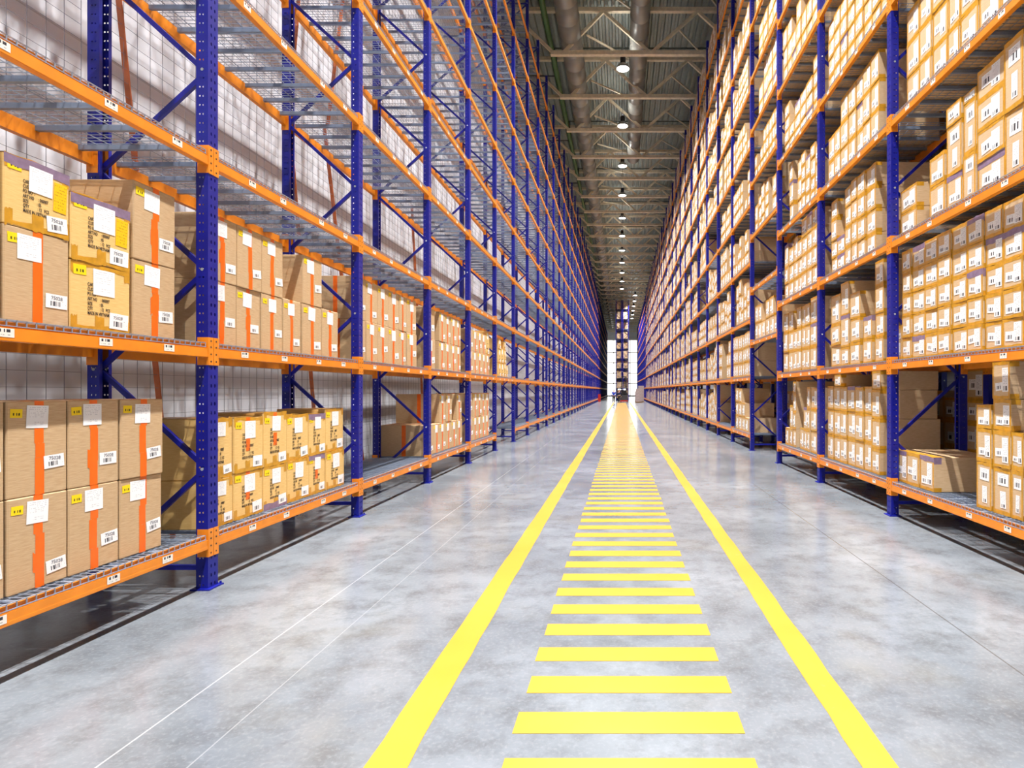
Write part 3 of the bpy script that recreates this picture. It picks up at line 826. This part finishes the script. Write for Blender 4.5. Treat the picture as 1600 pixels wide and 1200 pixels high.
def skin_obj(name, pts, edges, mat, parent, sub=2):
    me = bpy.data.meshes.new(name); me.from_pydata([p[:3] for p in pts], edges, [])
    o = put(name, me, parent); me.materials.append(mat)
    o.modifiers.new('skin', 'SKIN')
    for v, p in zip(me.skin_vertices[0].data, pts):
        v.radius = (p[3], p[4] if len(p) > 4 else p[3])
    me.skin_vertices[0].data[0].use_root = True
    s = o.modifiers.new('sub', 'SUBSURF'); s.levels = sub; s.render_levels = sub
    return o
def person(loc, rz, top, label, stride=.2, arm=.1, lean=0):
    p = thing('person', label, 'person', loc, None, rz)
    # faces +y ; root pelvis
    b = [(0,0,.95,.15,.11), (0,lean*.4,1.15,.14,.1), (0,lean*.8,1.38,.16,.1), (0,lean,1.5,.06,.06), (0,lean+.02,1.6,.09,.1), (0,lean+.03,1.7,.085,.1), (0,lean+.02,1.78,.05,.06)]
    e = [(0,1),(1,2),(2,3),(3,4),(4,5),(5,6)]
    for s, st in ((-1, stride), (1, -stride)):
        i = len(b)
        b += [(s*.1,0,.88,.09), (s*.11,st*.6+.03,.5,.062), (s*.11,st,.1,.042), (s*.11,st+.16,.05,.04)]
        e += [(0,i),(i,i+1),(i+1,i+2),(i+2,i+3)]
        i = len(b); a = -st*arm*4
        b += [(s*.2,lean*.9,1.42,.06), (s*.25,lean*.8+a*.4-.02,1.15,.045), (s*.25,lean*.8+a+.06,.9,.033), (s*.25,lean*.8+a+.08,.84,.04,.022)]
        e += [(2,i),(i,i+1),(i+1,i+2),(i+2,i+3)]
        h = i+3; hx, hy, hz = b[h][:3]
        for f_ in range(4):
            j = len(b); dy = -.03+.02*f_
            b += [(hx, hy+dy, hz-.06, .009), (hx-s*.012, hy+dy, hz-.1-.008*(f_ in (1, 2)), .008)]; e += [(h, j), (j, j+1)]
        j = len(b); b += [(hx-s*.01, hy+.05, hz-.03, .01), (hx-s*.015, hy+.06, hz-.06, .008)]; e += [(h, j), (j, j+1)]
    skin_obj('body', b, e, SKIN, p)
    q = [(0,0,.92,.175,.135), (0,lean*.4,1.15,.165,.125), (0,lean*.8,1.4,.185,.12), (0,lean*.98,1.5,.08,.08)]; qe = [(0,1),(1,2),(2,3)]
    t = [(0,0,.95,.165,.125)]; te = []
    for s, st in ((-1, stride), (1, -stride)):
        i = len(q); a = -st*arm*4
        q += [(s*.2,lean*.9,1.42,.08), (s*.25,lean*.8+a*.4-.02,1.15,.062), (s*.25,lean*.8+a+.055,.92,.05)]; qe += [(2,i),(i,i+1),(i+1,i+2)]
        i = len(t); t += [(s*.1,0,.86,.11), (s*.11,st*.6+.03,.5,.08), (s*.11,st,.12,.065)]; te += [(0,i),(i,i+1),(i+1,i+2)]
        skin_obj('shoe', [(s*.11,st-.03,.055,.05,.05), (s*.11,st+.1,.05,.05,.045), (s*.11,st+.2,.04,.04,.035)], [(0,1),(1,2)], DARK, p, 1)
    skin_obj('jacket', q, qe, top, p); skin_obj('trousers', t, te, TROUS, p)
    skin_obj('hair', [(0,lean-.01,1.74,.095,.1), (0,lean+.01,1.79,.075,.08)], [(0,1)], HAIR, p)
    f = MB().tube((0, lean+.11, 1.665), (0, lean+.145, 1.65), .014, 8, 0, .018); f.lathe([(0,-.012),(.012,0),(0,.012)], 8, 1, (-.035, lean+.118, 1.70)).lathe([(0,-.012),(.012,0),(0,.012)], 8, 1, (.035, lean+.118, 1.70))
    f.box(-.025, .025, lean+.105, lean+.122, 1.60, 1.612, 2)
    put('face', f.mesh('face', [SKIN, DARK, RED]), p)
person((-1.0, 77.0, 0), 0, JBLUE, 'person in a bright blue jacket walking away far down the aisle', .22)
person((-.35, 78.5, 0), -.5, NAVY, 'person in dark navy workwear leaning beside the forklift far away', .14, .1, .12)

fk = thing('forklift', 'dark forklift standing at the far end of the yellow walkway', 'forklift', (.35, 81, 0))
m = MB().box(-.5, .5, .1, 1.5, .25, 1.0).box(-.5, .5, .9, 1.55, 1.0, 1.35); put('chassis', m.mesh('chassis', GREYD), fk)
m = MB().box(-.52, .52, 0, 1.55, .12, .3); put('skirt', m.mesh('skirt', RED), fk)
m = MB()
for sx_ in (-.46, .46):
    m.bar((sx_, .25, 1.0), (sx_, .4, 2.15), .05, .05).bar((sx_, 1.4, 1.3), (sx_, 1.3, 2.15), .05, .05)
m.box(-.5, .5, .35, 1.35, 2.13, 2.19); put('overhead_guard', m.mesh('overhead_guard', DARK), fk)
m = MB().bar((-.3, 1.7, .1), (-.3, 1.7, 3.6), .1, .12).bar((.3, 1.7, .1), (.3, 1.7, 3.6), .1, .12)
for z in (.4, 1.6, 2.6, 3.5): m.box(-.3, .3, 1.66, 1.74, z, z+.1)
put('mast', m.mesh('mast', DARK), fk)
for sx_ in (-.25, .25): put('fork', MB().box(sx_-.06, sx_+.06, 1.78, 2.9, .1, .15).box(sx_-.06, sx_+.06, 1.76, 1.82, .1, .7).mesh('fork', DARK), fk)
put('seat', MB().box(-.24, .24, .5, .95, 1.0, 1.12).box(-.24, .24, .42, .54, 1.1, 1.6).mesh('seat', DARK), fk)
for sx_ in (-.46, .46):
    for yy in (.35, 1.35): put('wheel', MB().tube((sx_-.08, yy, .2), (sx_+.08, yy, .2), .2, 18).mesh('wheel', DARK), fk)

for i, (x, y, n) in enumerate([(2.3, 79, 4), (2.75, 82.5, 5), (2.35, 85.5, 3)]):
    wd = ['nearest', 'middle', 'farthest'][i]
    p = thing('wooden_pallet', f'{wd} wooden pallet on the floor at the end of the stocked rack', 'pallet', (x, y, 0), 'pallets by the far rack end')
    for j in range(3): put('runner', MB().box(-.4, .4, -.5+.45*j, -.4+.45*j, 0, .1).mesh('runner', WOOD), p)
    put('top_board', MB().box(-.42, .42, -.52, .52, .1, .14).mesh('top_board', WOOD), p)
    z = .142
    for j in range(n):
        h = R.uniform(.38, .52); tag(put('wrapped_carton', chamfer_box(1.0, .76, h, FILM)), f'grey wrapped carton, {ROWS[j]} in the stack on the {wd} far pallet', 'carton', 'wrapped cartons on the far pallets')
        o = COL.objects[-1]; o.location = (x+.38, y-.5, z); z += h+.002
gd = MB().box(-3.5, -3.05, 86.2, 86.5, 0, 1.1).mesh('rack_guard', RED)
tag(put('rack_guard', gd), 'red rack end guard on the floor past the empty rack', 'guard')

# ------------------------------------------------------------------ world, camera, view
w = bpy.data.worlds.new('world'); SC.world = w; w.use_nodes = True
w.node_tree.nodes['Background'].inputs[0].default_value = (.8, .9, 1, 1); w.node_tree.nodes['Background'].inputs[1].default_value = .05
cd = bpy.data.cameras.new('camera'); cam = bpy.data.objects.new('camera', cd); COL.objects.link(cam)
cam.location = (0, 0, EYE); cam.rotation_euler = (PI/2, 0, 0)
cd.sensor_fit = 'HORIZONTAL'; cd.sensor_width = 36; cd.lens = F/1600*36
cd.shift_x = -(971-800)/1600; cd.shift_y = (610-600)/1600
cd.clip_start = .05; cd.clip_end = 400
SC.camera = cam
vs = SC.view_settings; vs.view_transform = 'Standard'; vs.look = 'None'; vs.gamma = 1; vs.use_curve_mapping = False; vs.exposure = -1.18
SC.cycles.use_denoising = True
SC.cycles.max_bounces = 8; SC.cycles.diffuse_bounces = 3; SC.cycles.glossy_bounces = 3
SC.cycles.sample_clamp_indirect = 6
